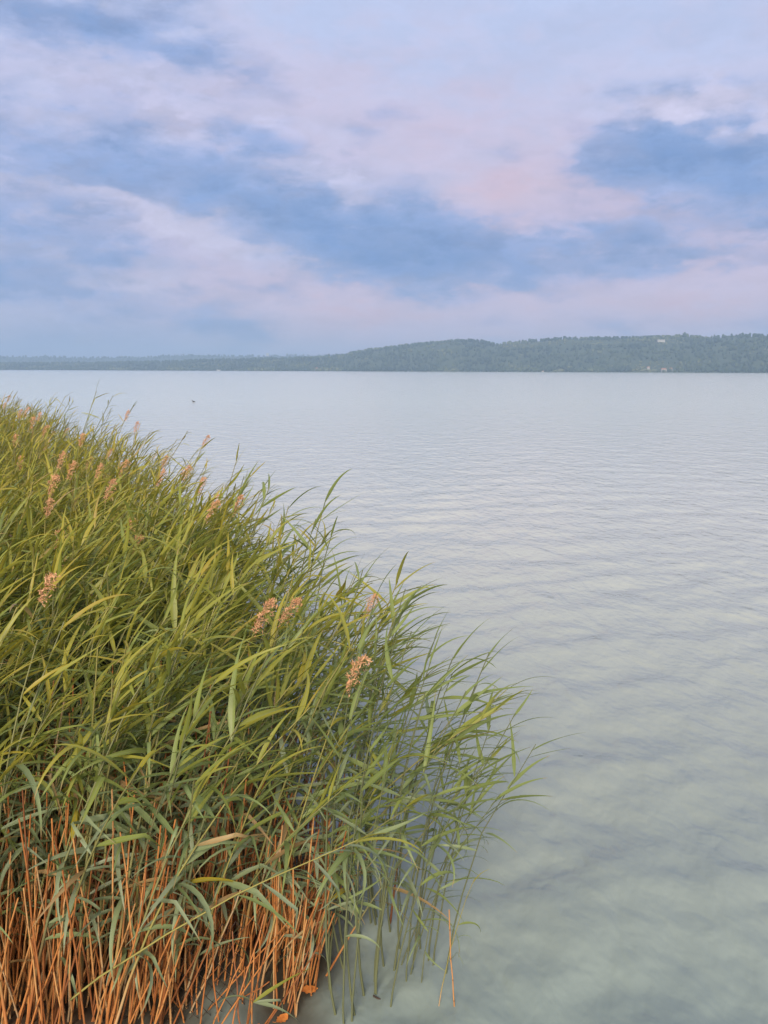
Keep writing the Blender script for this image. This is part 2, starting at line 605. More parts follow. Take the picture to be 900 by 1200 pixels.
def ico():
    t = (1 + 5 ** 0.5) / 2
    v = np.array([(-1, t, 0), (1, t, 0), (-1, -t, 0), (1, -t, 0), (0, -1, t), (0, 1, t), (0, -1, -t), (0, 1, -t), (t, 0, -1), (t, 0, 1), (-t, 0, -1), (-t, 0, 1)], float)
    v /= np.linalg.norm(v[0])
    f = [(0, 11, 5), (0, 5, 1), (0, 1, 7), (0, 7, 10), (0, 10, 11), (1, 5, 9), (5, 11, 4), (11, 10, 2), (10, 7, 6), (7, 1, 8), (3, 9, 4), (3, 4, 2), (3, 2, 6), (3, 6, 8), (3, 8, 9), (4, 9, 5), (2, 4, 11), (6, 2, 10), (8, 6, 7), (9, 8, 1)]
    V = [tuple(a) for a in v]
    cache, F = {}, []
    def mid(a, b):
        k = (min(a, b), max(a, b))
        if k not in cache:
            m_ = (np.array(V[a]) + np.array(V[b])) / 2
            V.append(tuple(m_ / np.linalg.norm(m_)))
            cache[k] = len(V) - 1
        return cache[k]
    for a, b, c in f:
        x, y, z = mid(a, b), mid(b, c), mid(c, a)
        F += [(a, x, z), (b, y, x), (c, z, y), (x, y, z)]
    return np.array(V), np.array(F)


near_d = ridge_fn([(-500, 6200), (100, 5600), (450, 4300), (900, 3400), (1500, 3000)])
near_r = ridge_fn([(-500, 6), (0, 8), (100, 9), (200, 11), (290, 14), (370, 16), (400, 19), (430, 25), (470, 30), (510, 34), (535, 37), (560, 36), (578, 32), (605, 35), (650, 38), (720, 40), (800, 41), (860, 41), (900, 41), (1100, 40), (1500, 30)])


def clearing(p, s, rg):
    if 730 < p < 760 and 0.36 < s < 0.40:
        return True
    return rg.random() < 0.03


surf_near = hill('wooded_hill', near_d, near_r, 1300.0, -420, 1380, clearing, 12000, 13.5, 3, 'far_wood', 'dark green wood covering the broad hill across the lake')
far_d = lambda p: 8200.0
far_r = ridge_fn([(-600, 14), (0, 16), (100, 15), (180, 16), (230, 18.5), (300, 17), (330, 18), (400, 19), (500, 17), (800, 16), (1400, 14)])
surf_far = hill('low_ridge', far_d, far_r, 1500.0, -560, 760, lambda p, s, rg: rg.random() < 0.25, 3500, 18.0, 9, 'pale_wood', 'pale hazy woodland on the low ridge farthest across the lake')


def box(V, Q, x0, x1, y0, y1, z0, z1):
    b = len(V)
    V += [(x0, y0, z0), (x1, y0, z0), (x1, y1, z0), (x0, y1, z0), (x0, y0, z1), (x1, y0, z1), (x1, y1, z1), (x0, y1, z1)]
    Q += [(b, b + 3, b + 2, b + 1), (b + 4, b + 5, b + 6, b + 7), (b, b + 1, b + 5, b + 4), (b + 1, b + 2, b + 6, b + 5), (b + 2, b + 3, b + 7, b + 6), (b + 3, b, b + 4, b + 7)]


def house(px, s, w, d, h, label, flat=False, surf=surf_near, n_win=4, lift=0.0, group=None):
    c = surf(px, s)
    root = link('house', None)
    root.location = (c.x, c.y, c.z + lift)
    tag(root, label, 'house', group)
    V, Q = [], []
    box(V, Q, -w / 2, w / 2, -d / 2, d / 2, -4, h)
    link('wall', raw_mesh('wall', V, Q, False), root, WALLM)
    if flat:
        V, Q = [], []
        box(V, Q, -w / 2 - 0.5, w / 2 + 0.5, -d / 2 - 0.5, d / 2 + 0.5, h + 0.01, h + 0.6)
        link('roof', raw_mesh('roof', V, Q, False), root, WALLM)
    else:
        a, e = w / 2 + 0.6, d / 2 + 0.6
        V = [(-a, -e, h), (a, -e, h), (a, e, h), (-a, e, h), (-a * 0.8, 0, h + d * 0.38), (a * 0.8, 0, h + d * 0.38)]
        F = [(0, 1, 5, 4), (2, 3, 4, 5), (1, 2, 5, 5), (3, 0, 4, 4)]
        me = bpy.data.meshes.new('roof')
        me.from_pydata(V, [], [(0, 1, 5, 4), (2, 3, 4, 5), (1, 2, 5), (3, 0, 4), (0, 3, 2, 1)])
        r_ = link('roof', me, root, ROOFM)
        V, Q = [], []
        box(V, Q, w * 0.2, w * 0.2 + 0.8, -0.4, 0.4, h + 0.5, h + d * 0.38 + 1.2)
        link('chimney', raw_mesh('chimney', V, Q, False), r_, WALLM)
    me = None
    for i in range(n_win):
        x = -w / 2 + w * (i + 0.5) / n_win
        if me is None:
            V, Q = [], []
            box(V, Q, -0.7, 0.7, -d / 2 - 0.06, -d / 2 + 0.1, h * 0.42, h * 0.42 + 1.5)
            me = raw_mesh('window', V, Q, False)
        o = link('window', me, root, GLASSM)
        o.location.x = x


house(768, 0.40, 34, 14, 8.0, 'long pale flat-roofed building high on the wooded hillside', True, n_win=9, lift=4)
house(773, 0.012, 20, 12, 8.5, 'white house with red roof at the foot of the wooded hill', n_win=5, lift=1)
house(781, 0.020, 11, 10, 6.0, 'small white house behind the larger white shore house', n_win=3, lift=3)
house(755, 0.035, 11, 9, 6.0, 'small pale house among trees left of the white shore house', n_win=3, lift=3)
house(633, 0.001, 11, 7, 3.6, 'low white boathouse right at the waterline under the hill', n_win=2, lift=1)
house(371, 0.02, 17, 11, 7.0, 'lone white house on the low wooded shore', n_win=3, lift=4)
house(258, 0.003, 20, 10, 4.5, 'long pale building at the waterline of the low far shore', True, n_win=6, lift=1)
house(315, 0.55, 26, 16, 22.0, 'pale tower-like building on top of the farthest ridge', True, surf=surf_far, n_win=3, lift=12)

# ------------------------------------------------------------------ reed prototypes
def leaf_proto(droop, power, kink, twist, aspect, nseg=7, side=0.0):
    ts = np.linspace(0, 1, nseg + 1)
    pos = np.zeros(3)
    V, rib = [], []
    ang, yaw = 0.0, 0.0
    prev = 0.0
    for i, t in enumerate(ts):
        ang = -droop * t ** power - (kink if t > 0.5 else 0.0)
        yaw = side * t * t
        d = np.array([math.cos(ang) * math.cos(yaw), math.cos(ang) * math.sin(yaw), math.sin(ang)])
        if i:
            pos = pos + d * (t - prev)
        prev = t
        w = 0.5 * aspect * (min(t / 0.22, 1) ** 0.55 if t < 0.22 else max(1 - (t - 0.22) / 0.78, 0) ** 0.75)
        w = max(w, aspect * (0.12 if t < 0.1 else 0.02))
        sidev = np.array([-math.sin(yaw), math.cos(yaw), 0])
        nrm = np.cross(d, sidev)
        tw = twist * t
        a = sidev * math.cos(tw) + nrm * math.sin(tw)
        b = -sidev * math.sin(tw) + nrm * math.cos(tw)
        fold = 0.30 * w
        V += [pos - a * w + b * fold, pos.copy(), pos + a * w + b * fold]
        rib += [0, 1, 0]
    Q = []
    for i in range(nseg):
        k = i * 3
        Q += [(k, k + 3, k + 4, k + 1), (k + 1, k + 4, k + 5, k + 2)]
    return np.array(V), np.array(Q), np.array(rib, float), np.repeat(ts, 3)


LEAVES, LEAVES_FAR = [], []
leaf_kind = {'up': [], 'arch': [], 'hang': [], 'kink': []}
for kd, specs in (('up', [(0.15, 1.5, 0), (0.35, 1.4, 0), (0.55, 1.6, 0), (0.8, 1.5, 0), (0.3, 2, 0), (0.6, 2.5, 0)]),
                  ('arch', [(1.0, 1.2, 0), (1.3, 1.4, 0), (1.6, 1.3, 0), (1.1, 2, 0), (0.8, 1.0, 0), (1.5, 1.8, 0)]),
                  ('hang', [(1.9, 1.0, 0), (2.3, 1.1, 0), (2.0, 1.5, 0), (2.6, 1.3, 0)]),
                  ('kink', [(0.3, 1.0, 1.1), (0.5, 1.2, 1.4), (0.2, 1.0, 1.7), (0.4, 1.0, 0.9)])):
    for (a, b, c) in specs:
        tw, asp, sd_ = rng.uniform(-0.9, 0.9), rng.uniform(0.054, 0.086), rng.uniform(-0.35, 0.35)
        leaf_kind[kd].append(len(LEAVES))
        LEAVES.append(leaf_proto(a, b, c, tw, asp, 8, sd_))
        LEAVES_FAR.append(leaf_proto(a * 0.85, b, c * 0.8, tw, asp * 0.95, 4, sd_))


def stem_curve(lean, bend):
    return lambda t: Vector((lean * t + bend * t * t, 0, t * (1 - 0.3 * bend * t)))


def stem_proto(lean, bend, rad, nseg=9, sides=5, taper=0.45, wob=0.0, seed=0, joints=False):
    f = stem_curve(lean, bend)
    V, Q, along, node = [], [], [], []
    ts, nds = [], []
    if joints:                       # a dark swollen joint every fifth of the stalk
        for k in range(5):
            a_ = k / 5 + 0.02 * math.sin(seed + k * 2.1)
            for d_, n_ in ((0.0, 0), (0.012, 1), (0.028, 0)):
                ts.append(min(max(a_ + d_, 0), 1))
                nds.append(n_)
        ts.append(1.0)
        nds.append(0)
        nseg = len(ts) - 1
    else:
        for i in range(nseg + 1):
            ts.append(i / nseg)
            nds.append(0)
    rows = []
    for i, t in enumerate(ts):
        c = f(t)
        if wob and 0 < i < nseg:
            c = c + Vector((noise.noise(Vector((t * 4, seed, 0))) * wob, noise.noise(Vector((t * 4, seed, 7))) * wob, 0))
        r = rad * (1 - (1 - taper) * t) * (1.22 if nds[i] else 1.0)
        for k in range(sides):
            a = 2 * math.pi * k / sides
            V.append((c.x + r * math.cos(a), c.y + r * math.sin(a), c.z))
            along.append(t)
            node.append(nds[i])
    for i in range(nseg):
        for k in range(sides):
            k2 = (k + 1) % sides
            Q.append((i * sides + k, i * sides + k2, (i + 1) * sides + k2, (i + 1) * sides + k))
    return np.array(V), np.array(Q), np.array(along), np.array(node, float)


STEM_SPECS = [(rng.uniform(-0.05, 0.20), rng.uniform(0.02, 0.30)) for _ in range(14)] + [(0.0, 0.0), (0.0, 0.12), (0.0, 0.25), (0.05, -0.1)]
STEMS = [stem_proto(l, b, 0.0040, 8, 5, 0.4, 0.008, i) for i, (l, b) in enumerate(STEM_SPECS)]
STEMS_FAR = [stem_proto(l, b, 0.0040, 4, 3, 0.4, 0, i) for i, (l, b) in enumerate(STEM_SPECS)]
DRY_SPECS = [(rng.uniform(-0.16, 0.2), rng.uniform(-0.06, 0.10)) for _ in range(12)]
DRYS = [stem_proto(l, b, 0.0047, 15, 5, 0.75, 0.013, 40 + i, True) for i, (l, b) in enumerate(DRY_SPECS)]


def plume_proto(seed):
    g = random.Random(seed)
    V, Q = [], []
    def blade(p, d, w, L):
        s = d.cross(Vector((g.uniform(-1, 1), g.uniform(-1, 1), g.uniform(-1, 1)))).normalized() * w
        b = len(V)
        q = p + d * L * 0.45
        V.extend([tuple(p), tuple(q + s), tuple(p + d * L), tuple(q - s)])
        Q.append((b, b + 1, b + 2, b + 3))
    n = 34                                  # side branches, each with fine hairs
    for i in range(n):
        t = i / n
        axis = Vector((0.22 * t * t, 0, t - 0.12 * t * t))
        a = g.gauss(0.2, 1.5)
        d = Vector((math.cos(a) * 0.55, math.sin(a) * 0.55, 0.8)).normalized()
        bl = 0.30 * (math.sin(math.pi * (0.10 + 0.80 * t)) + 0.10)
        for k in range(9):
            u_ = k / 8
            p = axis + d * bl * u_ + Vector((0.10, 0, -0.16)) * u_ * u_
            dd = (d * (1 - u_) + Vector((g.uniform(-0.5, 0.9), g.uniform(-0.6, 0.6), g.uniform(-0.7, 0.5)))).normalized()
            blade(p, dd, g.uniform(0.008, 0.018), g.uniform(0.07, 0.14))
    return np.array(V), np.array(Q)


PLUMES = [plume_proto(60 + i) for i in range(5)]

LEAF_ME = [raw_mesh('leaf', V, Q, True, {'rib': r_, 'tip': t_}, [LEAF_O]) for V, Q, r_, t_ in LEAVES]
STEM_ME = [raw_mesh('stem', V, Q, True, {'along': a}, [STEM_O]) for V, Q, a, nd in STEMS]
GREENSTEM_ME = [raw_mesh('stem', V, Q, True, {'along': 0.35 + a}, [STEM_O]) for V, Q, a, nd in [stem_proto(l, b, 0.0034, 8, 5, 0.4, 0.016, 70 + i) for i, (l, b) in enumerate(STEM_SPECS)]]
DRY_ME = [raw_mesh('dry_stalk', V, Q, True, {'along': a, 'node': nd}, [DRY_O]) for V, Q, a, nd in DRYS]
DRYSTEM_ME = [raw_mesh('plume_stem', V, Q, True, {'along': a}, [DRY_O]) for V, Q, a, nd in STEMS]
PLUME_ME = [raw_mesh('plume', V, Q, False, None, [PLUME]) for V, Q in PLUMES]

RZ = lambda a: Matrix.Rotation(a, 4, 'Z')
RY = lambda a: Matrix.Rotation(a, 4, 'Y')
RX = lambda a: Matrix.Rotation(a, 4, 'X')
SC = lambda s: Matrix.Scale(s, 4)
T = Matrix.Translation


def reed_parts(base, h, g, yaw=None, sid=None, M=None, lean_side=0.0, n_leaf=None, t0=0.34, wind=1.0, tint_off=0.0, plume=False, leaf_scale=1.0, sweep=0.0, tint_max=1.0):
    """one reed as a list of (kind, prototype, matrix, tint)"""
    sid = g.randrange(14) if sid is None else sid
    if M is None:
        yaw = g.gauss(0, 0.7) if yaw is None else yaw
        M = T(base) @ RY(lean_side) @ RZ(yaw) @ SC(h)
    f = stem_curve(*STEM_SPECS[sid])
    parts = [('stem', sid, M, g.random())]
    n = n_leaf if n_leaf is not None else g.randint(15, 19)
    side = g.choice((0, 1))
    for k in range(n):
        u = (k + g.uniform(-0.3, 0.3)) / max(n - 1, 1)
        t = t0 + (0.985 - t0) * min(max(u, 0), 1) ** 0.85
        p = M @ f(t)
        tan = (M @ f(min(t + 0.03, 1.03)) - M @ f(t)).normalized()
        top = max(0.0, (t - 0.55) / 0.45)
        # leaves flag downwind (+x); the lower ones point both ways
        spread = 1.45 - 0.60 * top
        ya = g.gauss(0.1, spread * (1 - 0.7 * sweep))
        if g.random() < 0.30 * (1 - top):
            ya += math.pi
        if wind < 1:
            ya = ya if g.random() < 0.6 else g.uniform(-math.pi, math.pi)
        ele = R(28) + R(34) * top + g.gauss(0, 0.20)
        # the top leaves follow the stem
        ele -= top * max(tan.x, 0) * 0.45 + sweep * (0.4 + 0.6 * top)
        r_ = g.random() * (1 - 1.6 * sweep)
        if top > 0.45:
            kd = 'up' if r_ < 0.72 else 'arch'
        elif top > 0.05:
            kd = 'up' if r_ < 0.25 else ('arch' if r_ < 0.65 else ('kink' if r_ < 0.88 else 'hang'))
        else:
            kd = 'arch' if r_ < 0.45 else ('hang' if r_ < 0.72 else ('kink' if r_ < 0.9 else 'up'))
        L = (0.335 + 0.11 * math.sin(math.pi * min(u * 1.1, 1))) * g.uniform(0.72, 1.15) * leaf_scale * (h / 2.0) ** 0.4
        ml = T(p) @ RZ(ya) @ RY(-ele) @ RX(g.gauss(0, 0.5)) @ SC(L)
        ti = 0.05 + 0.58 * top + g.gauss(0, 0.09) + tint_off
        if top < 0.25 and g.random() < 0.13:
            ti = g.uniform(0.92, 1.0)
        elif g.random() < 0.008:
            ti = 0.8
        parts.append(('leaf', g.choice(leaf_kind[kd]), ml, min(max(ti, 0), tint_max)))
    if plume:
        p = M @ f(1.0)
        parts[0] = ('stem', sid, M, 0.9)
        parts.append(('plume', g.randrange(len(PLUMES)), T(p) @ RZ(g.uniform(-0.6, 0.6)) @ RY(g.uniform(0.1, 0.4)) @ SC(g.uniform(0.15, 0.21)), 0.5))
    return parts


MESHES = {'stem': STEM_ME, 'leaf': LEAF_ME, 'plume': PLUME_ME, 'drystem': DRYSTEM_ME, 'dry': DRY_ME, 'greenstem': GREENSTEM_ME}
PART_NAME = {'stem': 'stem', 'leaf': 'leaf', 'plume': 'plume', 'drystem': 'stem', 'greenstem': 'stem'}


def make_reed(parts, base, label, group, name='reed'):
    root = link(name, None)
    root.empty_display_size = 0.1
    root.location = base
    tag(root, label, 'reed', group)
    inv = T(-Vector(base))
    for kd, i, M, ti in parts:
        o = bpy.data.objects.new(PART_NAME[kd], MESHES[kd][i])
        col.objects.link(o)
        o.parent = root
        o.matrix_local = inv @ M
        o['tint'] = float(ti)
    return root


# ------------------------------------------------------------------ reed heights
RIGHT = EP[9:19]


def edge_dist(x, y):
    best = 9.0
    for i in range(len(RIGHT) - 1):
        a, b = RIGHT[i], RIGHT[i + 1]
        ab = b - a
        t = min(max(np.dot(np.array((x, y)) - a, ab) / np.dot(ab, ab), 0), 1)
        best = min(best, float(np.hypot(*(a + ab * t - (x, y)))))
    return best


def canopy(x, y):
    e = min(edge_dist(x, y) / 1.1, 1.0)
    h = 1.92 + 0.027 * min(max(y - 4, 0), 18)
    drop = 0.42 * max(0.0, 1 - max(y - 4.2, 0) / 6) + 0.10
    h -= drop * (1 - e)
    h += 0.16 * noise.noise(Vector((x * 0.9, y * 0.9, 2.0)))
    return h, e


reeds = []            # (base, parts, plume?)
g = random.Random(21)
for y0, y1, dens in ((3.4, 4.4, 62), (4.4, 7.5, 58), (7.5, 12, 60), (12, 24, 44)):
    x0 = -0.62 * y1 - 1.2
    area = (y1 - y0) * (0.3 - x0)
    for _ in range(int(area * dens)):
        x, y = g.uniform(x0, 0.3), g.uniform(y0, y1)
        if not inside(x, y) or x < -0.56 * y - 0.9:
            continue
        h, e = canopy(x, y)
        if e < 0.55 and g.random() > 0.38 + 0.9 * noise.noise(Vector((x * 2.2, y * 2.2, 6.0))) + 0.5 * e:
            continue
        h *= g.uniform(0.80, 1.10) if e > 0.5 else g.uniform(0.62, 1.08) * (1 + 0.28 * noise.noise(Vector((x * 2.2, y * 2.2, 6.0))))
        lean = R(g.gauss(5 + 9 * (1 - e), 4))
        patch = noise.noise(Vector((x * 0.7, y * 0.7, 9.0)))
        reeds.append([Vector((x, y, -0.12)), h + 0.12, lean, y, e, patch])

# ------------------------------------------------------------------ mud under the bed
V, Q = [], []
nx, ny = 90, 90
keep = {}
for i in range(nx):
    for j in range(ny):
        x = -14 + 14.2 * (i / (nx - 1)) ** 0.7
        y = 3.3 + 20.7 * (j / (ny - 1)) ** 1.7
        ins = inside(x + 0.10, y - 0.05) and inside(x - 0.1, y - 0.1) and inside(x + 0.2, y + 0.05)
        z = 0.035 + 0.035 * noise.noise(Vector((x * 3, y * 3, 0))) if ins else -0.12
        V.append((x, y, z))
        keep[(i, j)] = ins
for i in range(nx - 1):
    for j in range(ny - 1):
        if keep[(i, j)] or keep[(i + 1, j)] or keep[(i, j + 1)] or keep[(i + 1, j + 1)]:
            Q.append((i * ny + j, (i + 1) * ny + j, (i + 1) * ny + j + 1, i * ny + j + 1))
mud = link('mud_bank', raw_mesh('mud_bank', V, Q, True), mat=MUD)
mud['kind'] = 'structure'


# ------------------------------------------------------------------ plumed reeds, placed where the photograph shows their plumes
plume_px = [(115, 556), (128, 582), (52, 700), (246, 606), (278, 598), (431, 718), (412, 803), (335, 724), (192, 546), (186, 566), (46, 492), (52, 508), (38, 500), (30, 486),
            (60, 575), (58, 600), (148, 490), (95, 520), (160, 505), (235, 575), (215, 560), (250, 590), (10, 470), (70, 545), (305, 735), (240, 520), (140, 555)]
gp = random.Random(5)
for px, py in plume_px:
    y = 6.0
    for _ in range(12):
        p = at_depth(px, py, y)
        h, e = canopy(p.x - 0.2, y)
        want = h + 0.03
        d = ray(px, py)
        y = max(3.6, 0.5 * y + 0.5 * ((want - CAM_H) / d.z * d.y))
    p = at_depth(px, py, y)
    sid = gp.randrange(14)
    f = stem_curve(*STEM_SPECS[sid])
    hh = (p.z - 0.02) / f(1).z + 0.12
    tip = f(1) * hh
    base = Vector((p.x - tip.x - 0.03, p.y, -0.12))
    parts = reed_parts(base, hh, gp, yaw=0.0, sid=sid, n_leaf=gp.randint(3, 5), t0=0.5, plume=True, tint_off=0.2)
    if px > 400:
        lab, grp = 'reed with a drooping peach plume at the water side of the bed', 'plumed reeds at the water side of the bed'
    elif y < 5.2:
        lab, grp = 'lone plumed reed rising from the broad green leaves of the near bed', None
        if sum(1 for o in col.objects if o.get('label') == lab):
            lab, grp = 'dry reed with a tan plume half hidden by green leaves', 'half hidden plumed reeds'
    elif y < 11:
        lab, grp = 'tan reed with a feathery peach plume above the middle of the bed', 'plumed reeds in the middle of the bed'
    else:
        lab, grp = 'distant tan reed with a small plume at the far end of the bed', 'plumed reeds at the far end of the bed'
    make_reed(parts, base, lab, grp, 'plumed_reed')

# ------------------------------------------------------------------ outer reeds standing in open water, placed one by one
def aligned(base, tip, sid):
    f = stem_curve(*STEM_SPECS[sid])
    v0 = f(1.0)
    v1 = Vector(tip) - Vector(base)
    q = v0.rotation_difference(v1)
    return T(base) @ q.to_matrix().to_4x4() @ SC(v1.length / v0.length)


def below(p, d=0.12):
    return Vector((p.x, p.y, -d))


go = random.Random(77)
outer = [((521, 1140), (628, 872), 16, 8, 0.55), ((501, 1123), (604, 836), 16, 8, 0.5), ((506, 1130), (575, 850), 15, 8, 0.5), ((494, 1110), (560, 800), 16, 9, 0.45),
         ((485, 1106), (548, 835), 15, 8, 0.45), ((476, 1152), (520, 880), 15, 7, 0.4), ((470, 1110), (530, 790), 16, 9, 0.45), ((452, 1130), (505, 775), 16, 9, 0.45),
         ((438, 1150), (498, 812), 15, 9, 0.4), ((412, 1198), (470, 840), 15, 9, 0.35), ((420, 1190), (455, 800), 16, 10, 0.4), ((404, 1204), (438, 850), 15, 9, 0.35),
         ((430, 1165), (482, 740), 16, 10, 0.4), ((398, 1190), (430, 780), 16, 10, 0.4), ((460, 1092), (512, 742), 16, 9, 0.45), ((445, 1086), (470, 720), 16, 10, 0.4),
         ((388, 1160), (420, 760), 15, 10, 0.4), ((408, 1120), (440, 700), 16, 10, 0.4), ((425, 1100), (475, 690), 16, 10, 0.4), ((395, 1085), (425, 668), 16, 10, 0.4)]
for k in range(16):
    bx_, by_ = go.uniform(380, 505), go.uniform(1075, 1195)
    outer.append(((bx_, by_), (bx_ + go.gauss(55, 32), by_ - go.uniform(200, 400)), go.choice((15, 16)), go.randint(9, 12), go.uniform(0.25, 0.4)))
for (bp_, tp, sid, nl, t0) in outer:
    b = on_ground(*bp_)
    base = below(b)
    tip = at_depth(tp[0], tp[1], b.y + go.uniform(0.0, 0.25))
    M = aligned(base, tip, sid)
    h = (tip - base).length
    parts = reed_parts(base, h, go, sid=sid, M=M, n_leaf=nl, t0=t0, tint_off=0.10, leaf_scale=0.92, sweep=0.22, tint_max=0.34)
    parts[0] = ('greenstem', sid, M, 0.0)
    sl = (tip.x - base.x) / h
    how = 'leaning far out' if sl > 0.33 else ('leaning slightly' if sl > 0.17 else 'nearly upright')
    tall = 'tall' if h > 1.6 else ('waist-high' if h > 1.2 else 'low')
    near_ = 'beside the bed' if base.x < -0.05 else 'farthest out from the bed'
    make_reed(parts, base, tall + ' slender reed ' + how + ' over open water, ' + near_, tall + ' reeds ' + how + ' ' + near_)

# tall tufts that stand out of the water-side edge
for (tx, ty, yd) in ((396, 566, 6.6), (384, 590, 6.4), (405, 600, 6.3), (330, 552, 7.6), (318, 560, 7.8), (432, 655, 5.5), (424, 668, 5.4), (492, 684, 5.0), (478, 700, 4.9), (545, 752, 4.5), (352, 575, 7.0), (300, 540, 8.4)):
    tip = at_depth(tx - 14, ty + 18, yd)
    base = Vector((tip.x - go.uniform(0.2, 0.35), yd - 0.05, -0.12))
    sid = go.choice((15, 16))
    M = aligned(base, tip, sid)
    parts = reed_parts(base, (tip - base).length, go, sid=sid, M=M, n_leaf=13, t0=0.5, tint_off=-0.02, sweep=0.12, tint_max=0.36)
    make_reed(parts, base, 'tall dark green reed tuft standing out of the water-side edge of the bed', 'tall tufts on the water-side edge')

# single odd ones
b = on_ground(511, 1177)
tip = at_depth(556, 1030, b.y)
parts = reed_parts(below(b), 0.8, go, sid=15, M=aligned(below(b), tip, 15), n_leaf=5, t0=0.35, leaf_scale=0.55)
make_reed(parts, below(b), 'short young reed shoot beside the broken tan stub in open water', None)

p0 = Vector((at_depth(82, 1172, 3.50)))
p1 = at_depth(420, 984, 3.30)
parts = reed_parts(p0, 1.0, go, sid=15, M=aligned(p0, p1, 15), n_leaf=0)
stem_len = (p1 - p0).length
parts[0] = ('greenstem', 15, parts[0][2], 1.0)
for t_, ya, el_, L, kd, ti in ((0.97, 0.0, 0.25, 0.34, 'arch', 0.62), (0.96, 0.35, -0.05, 0.45, 'hang', 0.05), (0.86, -0.6, -0.5, 0.33, 'kink', 0.02), (0.88, 0.5, 0.15, 0.4, 'arch', 0.02),
                               (0.70, -0.4, -0.4, 0.36, 'kink', 0.04), (0.72, 0.8, 0.2, 0.36, 'arch', 0.1), (0.62, -0.3, 0.0, 0.32, 'arch', 0.3), (0.99, -0.3, 0.5, 0.3, 'up', 0.75)):
    parts.append(('leaf', go.choice(leaf_kind[kd]), T(parts[0][2] @ stem_curve(*STEM_SPECS[15])(t_)) @ RZ(ya) @ RY(-el_) @ SC(L), ti))
make_reed(parts, p0, 'bent reed slanting low across the front of the orange stalks', None)

b = below(on_ground(276, 1232))
tip = at_depth(298, 1172, b.y)
M = aligned(b, tip, 15)
parts = [('stem', 15, M, 0.8)]
for ya, el_, L, kd, ti in ((0.25, 0.55, 0.30, 'up', 0.55), (-0.3, 0.12, 0.24, 'arch', 0.08), (-0.1, 0.2, 0.24, 'kink', 0.03), (2.7, 0.3, 0.2, 'arch', 0.1)):
    parts.append(('leaf', leaf_kind[kd][1], T(M @ stem_curve(*STEM_SPECS[15])(0.97)) @ RZ(ya) @ RY(-el_) @ RX(0.5) @ SC(L), ti))
make_reed(parts, b, 'short shoot with one broad green leaf beside the floating orange leaves', None)

b = on_ground(20, 1260)
base = below(b)
tip = at_depth(44, 750, 3.75)
M = aligned(base, tip, 16)
parts = reed_parts(base, 2.0, go, sid=16, M=M, n_leaf=9, t0=0.5)
parts = [(k, i, m_, (0.80 if (k == 'leaf' and j > 5) else ti)) for j, (k, i, m_, ti) in enumerate(parts)]
make_reed(parts, base, 'reed with bright yellow upright top leaves', None)

# ------------------------------------------------------------------ the bed: nearest reeds one by one, the rest as one mass
seen = []
for i, r_ in enumerate(reeds):
    b, h = r_[0], r_[1]
    q = project(b + Vector((0.2, 0, h * 0.8)))
    if q and -20 < q[0] < 920 and q[1] < 1230:
        seen.append((math.dist(b + Vector((0.1, 0, h * 0.7)), (0, 0, CAM_H)), i))
seen.sort()
single = set(i for _, i in seen[:255])
mass = []
gm = random.Random(31)
for i, (b, h, lean, y, e, patch) in enumerate(reeds):
    far = y > 8.5
    plume = (i not in single) and gm.random() < (0.014 if y > 6 else 0.004)
    parts = reed_parts(b, h, gm, lean_side=lean, n_leaf=(10 if far else None), t0=0.26 if y < 4.3 else (0.36 if y < 5 else 0.5), tint_off=0.10 * patch + 0.03 + 0.11 * min(max((y - 4.2) / 4, 0), 1), plume=plume, sweep=0.2 * max(0.0, 1 - e) * min(max((9 - y) / 4, 0), 1), leaf_scale=1.0 - 0.28 * min(max((y - 6) / 5, 0), 1))
    if i in single:
        tan = sum(1 for k_, _, _, t_ in parts if k_ == 'leaf' and t_ > 0.9)
        hc = canopy(b.x, b.y)[0]
        if tan >= 3:
            look = 'with several withered tan leaves'
        elif tan == 2:
            look = 'with two withered tan leaves'
        elif tan == 1:
            look = 'with a single withered tan leaf'
        elif lean > R(13):
            look = 'all green and leaning hard over'
        elif h - 0.12 > hc * 1.04:
            look = 'all green and overtopping its neighbours'
        elif h - 0.12 < hc * 0.87:
            look = 'all green but overtopped'
        else:
            look = 'all green and of middling height'
        if e < 0.35:
            zone = 'on the open-water side of the bed'
        elif poly_dist(b.x, b.y) < 0.3 and -1.2 < b.x < -0.3:
            zone = 'beside the sunken wire fence'
        elif y < 4.0:
            zone = 'among the front orange stalks'
        elif y < 4.6:
            zone = 'just behind the front row of the bed'
        else:
            zone = 'deeper inside the dense bed'
        lab = 'leafy reed ' + look + ', ' + zone
        grp = 'reeds ' + look + ' ' + zone
        make_reed(parts, b, lab, grp)
    else:
        mass += [(k, j, m_, ti, far) for k, j, m_, ti in parts]


